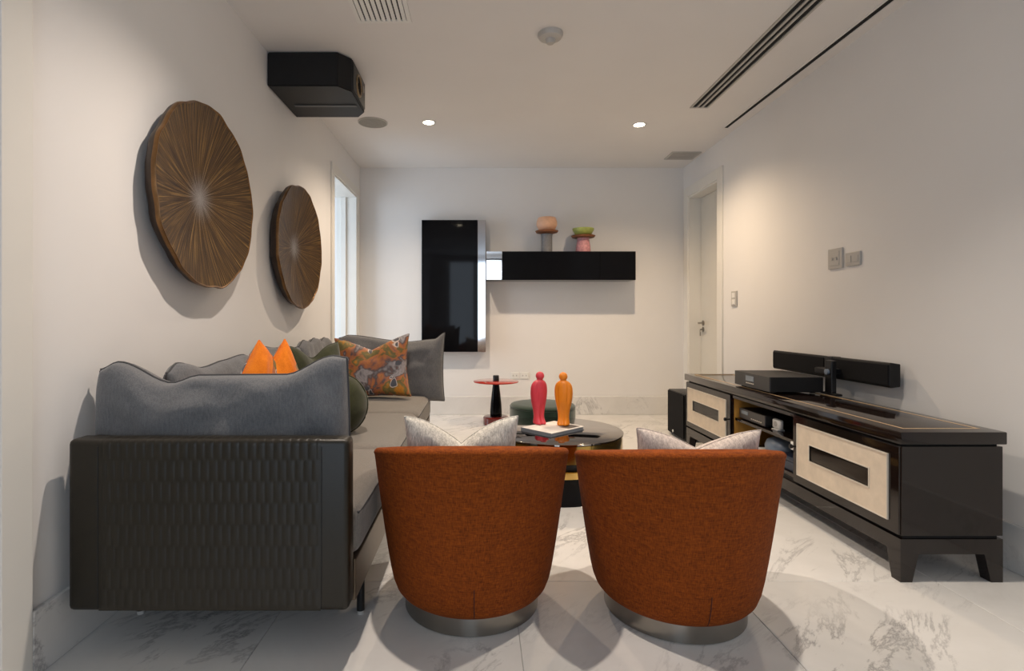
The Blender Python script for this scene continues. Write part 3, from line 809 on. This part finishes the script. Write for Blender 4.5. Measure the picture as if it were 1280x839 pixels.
add_box(bm, SL + 0.071, SR - 0.02, SN + 0.076, SF - 0.076, 0.20, 0.268)
t.part('platform', bm, M['black'])
t.part('front_rail', box(SR - 0.019, SR + 0.004, SN + 0.076, SF - 0.076, 0.140, 0.268, bev=0.004), M['bronze_bar'])
for (lx, ly) in ((-0.398, 1.842), (-1.165, 1.842), (-0.398, 3.9), (-1.165, 3.9)):
    if lx > -0.5: bm = lathe([(0.0135, 0.012), (0.0135, 0.1995)], lx - 0.012, ly, 18)
    else: bm = lathe([(0.0135, 0.012), (0.0135, 0.1995)], lx, ly, 18)
    lg = t.part('leg', bm, M['black'], 40)
    t.part('glide', lathe([(0.012, 0.0), (0.013, 0.0122)], lx - (0.012 if lx > -0.5 else 0), ly, 18), M['ventgrey'], 40, parent=lg)

def softbox(x0, x1, y0, y1, z0, z1, bulge=0.02, edge=0.045, n=22, sd=0):
    """rounded, gently crowned cushion block"""
    bm = bmesh.new()
    add_box(bm, x0, x1, y0, y1, z0, z1)
    bmesh.ops.subdivide_edges(bm, edges=list(bm.edges), cuts=n, use_grid_fill=True)
    cx, cy, cz = (x0 + x1) / 2, (y0 + y1) / 2, (z0 + z1) / 2
    hx, hy, hz = (x1 - x0) / 2, (y1 - y0) / 2, (z1 - z0) / 2
    for v in bm.verts:
        d = v.co - Vector((cx, cy, cz))
        e = min(edge, hz * 0.95)
        c = Vector((max(-hx + e, min(hx - e, d.x)), max(-hy + e, min(hy - e, d.y)), max(-hz + e, min(hz - e, d.z))))
        q = d - c
        if q.length > 1e-6: d = c + q.normalized() * e
        u, w_ = d.x / hx, d.y / hy
        if d.z > 0: d.z += bulge * (1 - u * u) * (1 - w_ * w_) + 0.004 * noise.noise(Vector((v.co.x * 5, v.co.y * 5, sd)))
        v.co = Vector((cx, cy, cz)) + d
    return bm
for k, (ya, yb) in enumerate(((SN + 0.078, 2.372), (2.376, 3.262), (3.266, SF - 0.078))):
    c = t.part('seat_cushion', softbox(SL + 0.072, SR + 0.014, ya, yb, 0.268, 0.440, sd=k), M['grey_warm_lit'], 180)
    bm = bmesh.new(); X_ = SR + 0.006; zz = 0.405
    add_tube(bm, [(X_, ya + 0.02, zz), (X_ + 0.004, ya + 0.06, zz), (X_ + 0.004, yb - 0.06, zz), (X_, yb - 0.02, zz)], 0.004, 8)
    t.part('piping', bm, M['piping'], 60, parent=c)

# ------------------------------------------------------------------ pillows
def lin(pts, u):
    if u <= pts[0][0]: return pts[0][1]
    for (a, b), (c, d) in zip(pts, pts[1:]):
        if u <= c: return b + (d - b) * (u - a) / (c - a)
    return pts[-1][1]

def interp(pts, u):
    if u <= pts[0][0]: return pts[0][1]
    for (a, b), (c, d) in zip(pts, pts[1:]):
        if u <= c:
            q = (u - a) / (c - a); q = q * q * (3 - 2 * q)
            return b + (d - b) * q
    return pts[-1][1]

def pillow_mesh(W, Hh, Tk, top=None, conc=0.07, wr=0.006, seed=0, n=40, pinch=0.0, power=0.42, fold=0.0, fold_w=0.25, vee=0.0, veep=1.0, shear=0.0, spots=None):
    """Pillow standing on its lower edge, origin at the middle of that edge; thickness on Y, front = -Y."""
    bm = bmesh.new()
    def pos(u, v, side):
        x = u * W / 2 * (1 - conc * (1 - v * v)) * (1 - pinch * (v + 1) / 2) + shear * (v + 1) / 2
        z = v * Hh / 2 * (1 - conc * (1 - u * u))
        th = Tk / 2 * (max(0, (1 - u ** 4)) * max(0, (1 - v ** 4))) ** power
        th *= (0.75 + 0.25 * (1 - v)) 
        vv = (v + 1) / 2
        if top: z += interp(top, u) * vv ** 2
        y = side * th
        z -= vee * max(0, 1 - abs(u) - 0.03) ** veep * vv ** 2
        if vee and veep <= 1: y += side * -0.5 * Tk * 0.6 * max(0, 0.5 - abs(u)) * vv
        if fold:
            g = math.exp(-(u / fold_w) ** 2) * vv ** 1.5
            z -= fold * g
            y += (0.35 * fold * g if side < 0 else -0.1 * fold * g)
        nn = noise.noise(Vector((u * 2.2 + seed * 3.1, v * 2.2, side * 0.7 + seed)))
        n2 = noise.noise(Vector((u * 6 + seed, v * 3.3 + 5, side + seed * 2)))
        k = (1 - u * u) * (1 - v * v)
        y += side * (wr * 1.6 * nn + wr * 0.8 * n2) * min(1, 3 * k)
        z += 0.4 * wr * nn
        return Vector((x, y, z + Hh / 2))
    us = [math.sin(PI / 2 * (-1 + 2 * i / n)) * 0.6 + (-1 + 2 * i / n) * 0.4 for i in range(n + 1)]
    F_, B_ = [], []
    for j in range(n + 1):
        fr, br = [], []
        for i in range(n + 1):
            u, v = us[i], us[j]
            edge = i in (0, n) or j in (0, n)
            if edge:
                q = bm.verts.new((pos(u, v, -1) + pos(u, v, 1)) / 2); fr.append(q); br.append(q)
            else:
                fr.append(bm.verts.new(pos(u, v, -1))); br.append(bm.verts.new(pos(u, v, 1)))
        F_.append(fr); B_.append(br)
    for j in range(n):
        for i in range(n):
            f = bm.faces.new((F_[j][i], F_[j][i + 1], F_[j + 1][i + 1], F_[j + 1][i])); f.material_index = 1 if (spots and spots(us[i], us[j])) else 0
            f = bm.faces.new((B_[j][i], B_[j + 1][i], B_[j + 1][i + 1], B_[j][i + 1])); f.material_index = 1
    per = [F_[0][i].co.copy() for i in range(n)] + [F_[j][n].co.copy() for j in range(n)] + \
          [F_[n][i].co.copy() for i in range(n, 0, -1)] + [F_[j][0].co.copy() for j in range(n, 0, -1)]
    return bm, per

def pillow(name, label, cat, loc, rot, mats, pip=None, group=None, pr=0.004, **kw):
    """rot = (lean, roll, yaw)"""
    bm, per = pillow_mesh(**kw)
    if not isinstance(mats, (list, tuple)): mats = [mats, mats]
    t = Thing(name, label, cat, loc, group, local=True)
    t.o.rotation_euler = rot
    t.part('cover', bm, list(mats), 180)
    bm = bmesh.new(); add_tube(bm, per, pr, 6, True)
    t.part('piping' if pip else 'edge_seam', bm, pip or mats[0], 180)
    return t
SEAT = 0.452
pillow('arm_cushion', 'big grey linen cushion slumped on the near quilted arm of the sofa', 'cushion', (-0.832, 1.765, SEAT), (0.06, 0, 0),
       M['grey'], M['piping'], 'grey sofa cushions', W=0.80, Hh=0.41, Tk=0.18, seed=1, wr=0.013, conc=-0.012, power=0.3,
       top=[(-1, -0.015), (-0.85, 0.008), (-0.42, -0.06), (-0.2, -0.035), (0.5, -0.035), (0.9, 0.03), (1, 0.025)])
pillow('arm_cushion', 'big grey linen cushion upright on the far arm of the sofa, behind the printed pillow', 'cushion', (-0.665, 4.0, SEAT - 0.055), (-0.10, 0, 0),
       M['grey'], M['piping'], 'grey sofa cushions', W=0.80, Hh=0.48, Tk=0.19, seed=2, wr=0.012, conc=0.035,
       top=[(-1, -0.01), (-0.8, 0.015), (0.3, -0.03), (0.8, -0.015), (1, 0.03)])
for k, (yc, lab) in enumerate(((2.20, 'grey back cushion along the left wall, behind the orange pillow'),
                               (2.88, 'grey back cushion along the left wall, behind the olive pillow'),
                               (3.56, 'crumpled grey back cushion along the left wall, nearest the far arm'))):
    pillow('back_cushion', lab, 'cushion', (-1.062, yc, SEAT), (-0.08, 0, PI / 2), M['grey'], M['piping'], 'grey sofa cushions',
           W=0.67, Hh=0.40, Tk=0.14, seed=4 + k, wr=0.016, conc=-0.005, power=0.32,
           top=[[(-1, -0.03), (-0.8, 0.0), (-0.3, -0.035), (0.2, -0.02), (0.8, -0.005), (1, -0.02)],
                [(-1, -0.01), (-0.6, 0.02), (0.0, 0.0), (0.5, -0.015), (1, -0.01)],
                [(-1, -0.01), (-0.7, 0.025), (-0.4, 0.005), (-0.1, 0.03), (0.3, 0.0), (0.6, 0.025), (1, 0.0)]][k])
pillow('orange_pillow', 'bright orange velvet pillow with a chopped V top on the sofa', 'pillow', (-0.855, 2.12, SEAT), (-0.10, 0, PI / 2 - 0.55),
       [M['orange_v'], M['print']], None, None, pr=0.003, W=0.60, Hh=0.475, Tk=0.14, seed=8, vee=0.075, pinch=0.79, shear=0.075, wr=0.006, conc=0.02,
       spots=lambda u, v: (v > 0.45 and -0.30 < u < -0.02) or (u > 0.72 and v < 0.55))
pillow('olive_pillow', 'dark olive velvet pillow with a dented top near the middle of the sofa', 'pillow', (-0.845, 2.80, SEAT), (-0.10, 0, 1.15),
       M['olive'], None, None, pr=0.003, W=0.42, Hh=0.43, Tk=0.13, seed=9, fold=0.06, fold_w=0.4, wr=0.005)
pillow('printed_pillow', 'floral printed orange and grey square pillow against the far sofa cushion', 'pillow', (-0.74, 3.70, SEAT + 0.006), (-0.22, -0.06, 0.0),
       M['print'], None, None, pr=0.003, W=0.53, Hh=0.44, Tk=0.15, seed=11, vee=0.085, veep=1.5, wr=0.006, conc=0.10)
# round olive cushion
t = Thing('round_cushion', 'round olive velvet ball cushion peeking out behind the near grey cushion', 'cushion', (-0.685, 2.62, SEAT))
bm = bmesh.new()
bmesh.ops.create_uvsphere(bm, u_segments=40, v_segments=24, radius=1)
for v in bm.verts:
    q = v.co.copy(); sx = 0.135 * (1 + 0.03 * noise.noise(q * 2))
    v.co = Vector((-0.685 + q.x * sx, 2.62 + q.y * 0.12, SEAT + 0.142 + q.z * 0.145 * (1 + 0.03 * noise.noise(q * 3))))
t.part('cover', bm, M['olive'], 180)
bm = bmesh.new(); add_tube(bm, [(-0.685 + 0.1365 * math.cos(2 * PI * i / 40), 2.62, SEAT + 0.142 + 0.1465 * math.sin(2 * PI * i / 40)) for i in range(40)], 0.004, 6, True)
t.part('edge_seam', bm, M['olive'], 180)

# ------------------------------------------------------------------ armchairs
def make_armchair(cx, cy, label):
    t = Thing('tub_armchair', label, 'armchair', (cx, cy, 0), 'rust tub armchairs', local=True)
    def ro(z):
        return lin([(0.062, 0.244), (0.070, 0.256), (0.084, 0.268), (0.11, 0.2785), (0.15, 0.2875), (0.20, 0.296), (0.28, 0.3085), (0.36, 0.320), (0.48, 0.336), (0.62, 0.354)], z)
    def ztop(a):    # a = angle away from the back
        d = math.degrees(a)
        z = 0.622 - 0.075 * (1 - math.cos(a))
        q = min(1, max(0, (d - 118) / 26)); q = q * q * (3 - 2 * q)
        return z * (1 - q) + 0.345 * q
    bm = bmesh.new(); n = 112; loops = []
    th = 0.075
    for i in range(n):
        ang = -PI / 2 + 2 * PI * i / n
        a = abs((2 * PI * i / n + PI) % (2 * PI) - PI)
        zt = ztop(a)
        prof = []
        for q in (0, 0.02, 0.05, 0.1, 0.18, 0.3, 0.45, 0.6, 0.75, 0.88, 0.955):
            z = 0.062 + (zt - 0.062) * q
            if q < 0.06: z = 0.062 + 0.45 * q
            prof.append((ro(z), z))
        R = ro(zt)
        rr = 0.016
        zr = zt - rr
        prof = [p for p in prof if p[1] < zr - 0.004]
        while len(prof) < 11: prof.append((ro(zr - 0.002 * (12 - len(prof)) * 0.2), zr - 0.002 * (12 - len(prof)) * 0.2))
        for k in range(6):
            b = PI / 2 * k / 5
            prof.append((R - rr + rr * math.cos(b), zr + rr * math.sin(b)))
        for k in range(6):
            b = PI / 2 * k / 5
            prof.append((R - th + rr - rr * math.sin(b), zr + rr * math.cos(b)))
        prof.append((R - th - 0.006, max(0.33, zt - 0.12)))
        prof.append((R - th - 0.02, 0.315))
        loops.append([bm.verts.new((r * math.cos(ang), r * math.sin(ang), z)) for r, z in prof])
    m = len(loops[0])
    for i in range(n):
        A, B = loops[i], loops[(i + 1) % n]
        for k in range(m - 1): bm.faces.new((A[k], B[k], B[k + 1], A[k + 1]))
    bm.faces.new([l[0] for l in reversed(loops)]); bm.faces.new([l[-1] for l in loops])
    t.part('shell', bm, M['rust'], 180)
    t.part('seat_cushion', lathe([(0.20, 0.318), (0.243, 0.328), (0.250, 0.36), (0.240, 0.390), (0.18, 0.406), (0.0, 0.412)], 0, 0.0, 48), M['rust'], 180)
    t.part('plinth', lathe([(0.232, 0.0), (0.237, 0.003), (0.237, 0.0635)], 0, 0, 72), M['nickel'], 40)
    bm = bmesh.new()
    pts = []
    for k in range(9):
        z = 0.075 + k * 0.0130
        pts.append((0.012, -(ro(z) - 0.0004), z))
    add_tube(bm, pts, 0.0018, 6)
    t.part('seam', bm, M['rust_d'], 60)
    return t
ch = make_armchair(-0.03, 1.935, 'rust woven tub armchair on the left, beside the sofa')
c2 = copy_tree(ch.o); c2.location = (0.682, 1.895, 0); c2['label'] = 'rust woven tub armchair on the right, nearer the sideboard'
c2.rotation_euler.z = 0.0
pillow('lumbar_pillow', 'pale grey heathered pillow with a dented top in the left rust armchair', 'pillow', (-0.062, 1.80, 0.400), (0.10, 0.0, 0.0),
       M['heather'], None, 'pillows in the armchairs', pr=0.0025, W=0.375, Hh=0.29, Tk=0.12, seed=21, vee=0.088, veep=1.9, wr=0.004, conc=0.06)
pillow('lumbar_pillow', 'blush beige woven pillow with a dented top in the right rust armchair', 'pillow', (0.708, 1.775, 0.388), (0.10, 0.02, 0.0),
       M['blush'], None, 'pillows in the armchairs', pr=0.0025, W=0.405, Hh=0.265, Tk=0.12, seed=22, vee=0.064, veep=1.7, wr=0.004, conc=0.06)

# ------------------------------------------------------------------ coffee table with book and figurines
TX, TY, TZ, TR = (694 - 600) * 3.20 / F, 3.20, 0.350, 0.395
t = Thing('coffee_table', 'round smoked glass coffee table on stacked bronze and black drums', 'coffee table', (TX, TY, 0))
t.part('plinth', lathe([(0.332, 0.0), (0.336, 0.004), (0.336, 0.146), (0.332, 0.150)], TX, TY, 72), M['blackgloss'], 40)
t.part('bronze_ring', lathe([(0.350, 0.1505), (0.354, 0.154), (0.354, 0.188), (0.350, 0.192)], TX, TY, 72), M['gold'], 40)
t.part('neck', lathe([(0.33, 0.1925), (0.33, 0.238)], TX, TY, 64), M['black'], 40)
t.part('drum', lathe([(0.382, 0.2385), (0.390, 0.242), (0.390, 0.336), (0.386, 0.338)], TX, TY, 96), plain('dark_bronze_mirror', (0.48, 0.33, 0.10), 0.12, 1.0), 40)
t.part('glass_top', lathe([(0.390, 0.3385), (TR, 0.3405), (TR, 0.348), (TR - 0.003, TZ), (0, TZ)], TX, TY, 96), M['tabletop'], 40)

# book: corners (left, front, right) read on the table plane
def onp(px, py, z):
    Y = (EYE - z) * F / (py - 398); return Vector(((px - 600) * Y / F, Y, z))
A, B_, C_ = onp(650, 531, TZ + 0.022), onp(689, 542, TZ + 0.022), onp(730, 533, TZ + 0.022)
ex = (C_ - B_); ey = (A - B_)
ang = math.atan2(ex.y, ex.x); bl = ex.length; bw = 0.23
bc = B_ + ex / 2 + Vector((-math.sin(ang), math.cos(ang), 0)) * bw / 2
t = Thing('book', 'hardback picture book with a pale cover lying on the coffee table', 'book', (bc.x, bc.y, TZ), local=True)
t.o.rotation_euler.z = ang
a, b = bl / 2, bw / 2
t.part('back_cover', box(-a, a, -b, b, 0.0005, 0.004), M['slate'])
t.part('pages', box(-a + 0.002, a - 0.004, -b + 0.004, b - 0.004, 0.0041, 0.0179), plain('grey_page_edges', (0.24, 0.26, 0.29), 0.6))
t.part('front_cover', box(-a, a, -b, b, 0.018, 0.022), M['paper'])
t.part('spine', box(-a - 0.003, -a - 0.0002, -b, b, 0.0005, 0.022), M['slate'])
bm = bmesh.new()
add_box(bm, 0.02, a - 0.015, -b + 0.015, -b + 0.085, 0.0220, 0.0223)
t.part('cover_print', bm, plain('dark_cover_print', (0.10, 0.08, 0.07), 0.5, var=0.7, scale=30))
BZ = TZ + 0.0223

def figurine(px, py, label, m, yaw):
    p = onp(px, py, BZ)
    t = Thing('figurine', label, 'figurine', (p.x, p.y, BZ), 'pair of standing figurines')
    # slices: z, half width, half depth, y offset, groove depth (legs / arms)
    S = [(0.000, 0.036, 0.042, -0.008, 0.30), (0.010, 0.039, 0.045, -0.008, 0.32), (0.022, 0.036, 0.036, -0.003, 0.34), (0.045, 0.032, 0.027, 0.0, 0.30),
         (0.075, 0.035, 0.030, 0.0, 0.24), (0.105, 0.041, 0.035, 0.001, 0.18), (0.135, 0.048, 0.039, 0.002, 0.14),
         (0.165, 0.053, 0.041, 0.001, 0.16), (0.195, 0.0555, 0.041, 0.0, 0.17), (0.225, 0.054, 0.039, -0.001, 0.15),
         (0.245, 0.048, 0.035, -0.003, 0.11), (0.258, 0.037, 0.029, -0.006, 0.06), (0.265, 0.025, 0.022, -0.008, 0.02), (0.269, 0.0175, 0.0175, -0.010, 0)]
    for q in range(1, 10):
        aa = -PI / 2 + PI * (q + 1.6) / 11.2
        S.append((0.293 + 0.0262 * math.sin(aa), 0.0262 * math.cos(aa), 0.0262 * math.cos(aa), -0.012, 0))
    n = 48; bm = bmesh.new(); rings = []
    for z, hw, hd, oy, g in S:
        ring = []
        for i in range(n):
            th = 2 * PI * i / n
            if z < 0.13:      # legs: one groove front and back
                k = 1 - g * (math.exp(-((abs(math.sin(th)) - 1) / 0.06) ** 2))
            else:             # arms: grooves beside the trunk
                k = 1 - g * math.exp(-((abs(math.cos(th)) - 0.62) / 0.10) ** 2)
            x, y = hw * k * math.cos(th), hd * k * math.sin(th) + oy
            c, s_ = math.cos(yaw), math.sin(yaw)
            ring.append(bm.verts.new((p.x + c * x - s_ * y, p.y + s_ * x + c * y, BZ + z)))
        rings.append(ring)
    for A_, B2 in zip(rings, rings[1:]):
        for i in range(n): bm.faces.new((A_[i], A_[(i + 1) % n], B2[(i + 1) % n], B2[i]))
    bm.faces.new(list(reversed(rings[0]))); bm.faces.new(rings[-1])
    o = t.part('body', bm, m, 180)
    md = o.modifiers.new('smooth', 'SUBSURF'); md.levels = 1; md.render_levels = 1
figurine(673.5, 530, 'crimson pink standing figurine on the book, left of the pair', M['pink'], 0.5)
figurine(704.5, 531.5, 'mango orange standing figurine on the book, right of the pair', M['mango'], -0.35)

# ------------------------------------------------------------------ side table and pouf
sx, sy = (620 - 600) * 5.12 / F, 5.12
t = Thing('side_table', 'small round red-topped side table with a black tapered stem', 'side table', (sx, sy, 0))
t.part('base', lathe([(0.118, 0.0), (0.122, 0.004), (0.122, 0.070), (0.112, 0.078), (0.0, 0.078)], sx, sy, 48), M['redbase'], 40)
t.part('stem', lathe([(0.056, 0.0785), (0.057, 0.12), (0.052, 0.20), (0.041, 0.30), (0.032, 0.37), (0.030, 0.403)], sx, sy, 36), M['blackgloss'], 180)
t.part('tabletop', lathe([(0.21, 0.4035), (0.216, 0.406), (0.216, 0.413), (0.212, 0.416), (0.0, 0.416)], sx, sy, 64), M['redglass'], 40)
t.part('finial', lathe([(0.029, 0.4165), (0.029, 0.464), (0.026, 0.468), (0, 0.468)], sx, sy, 28), M['black'], 40)
px_, py_ = (678 - 600) * 4.05 / F, 4.05
t = Thing('pouf', 'low round dark green velvet pouf behind the coffee table', 'pouf', (px_, py_, 0))
t.part('body', lathe([(0.225, 0.012), (0.246, 0.03), (0.247, 0.33), (0.244, 0.345)], px_, py_, 64), M['velvet'], 40)
t.part('cushion_top', lathe([(0.244, 0.3455), (0.248, 0.352), (0.236, 0.366), (0.19, 0.374), (0.0, 0.378)], px_, py_, 64), M['velvet'], 180)
t.part('plinth', lathe([(0.21, 0.0), (0.21, 0.0118)], px_, py_, 48), M['black'], 40)
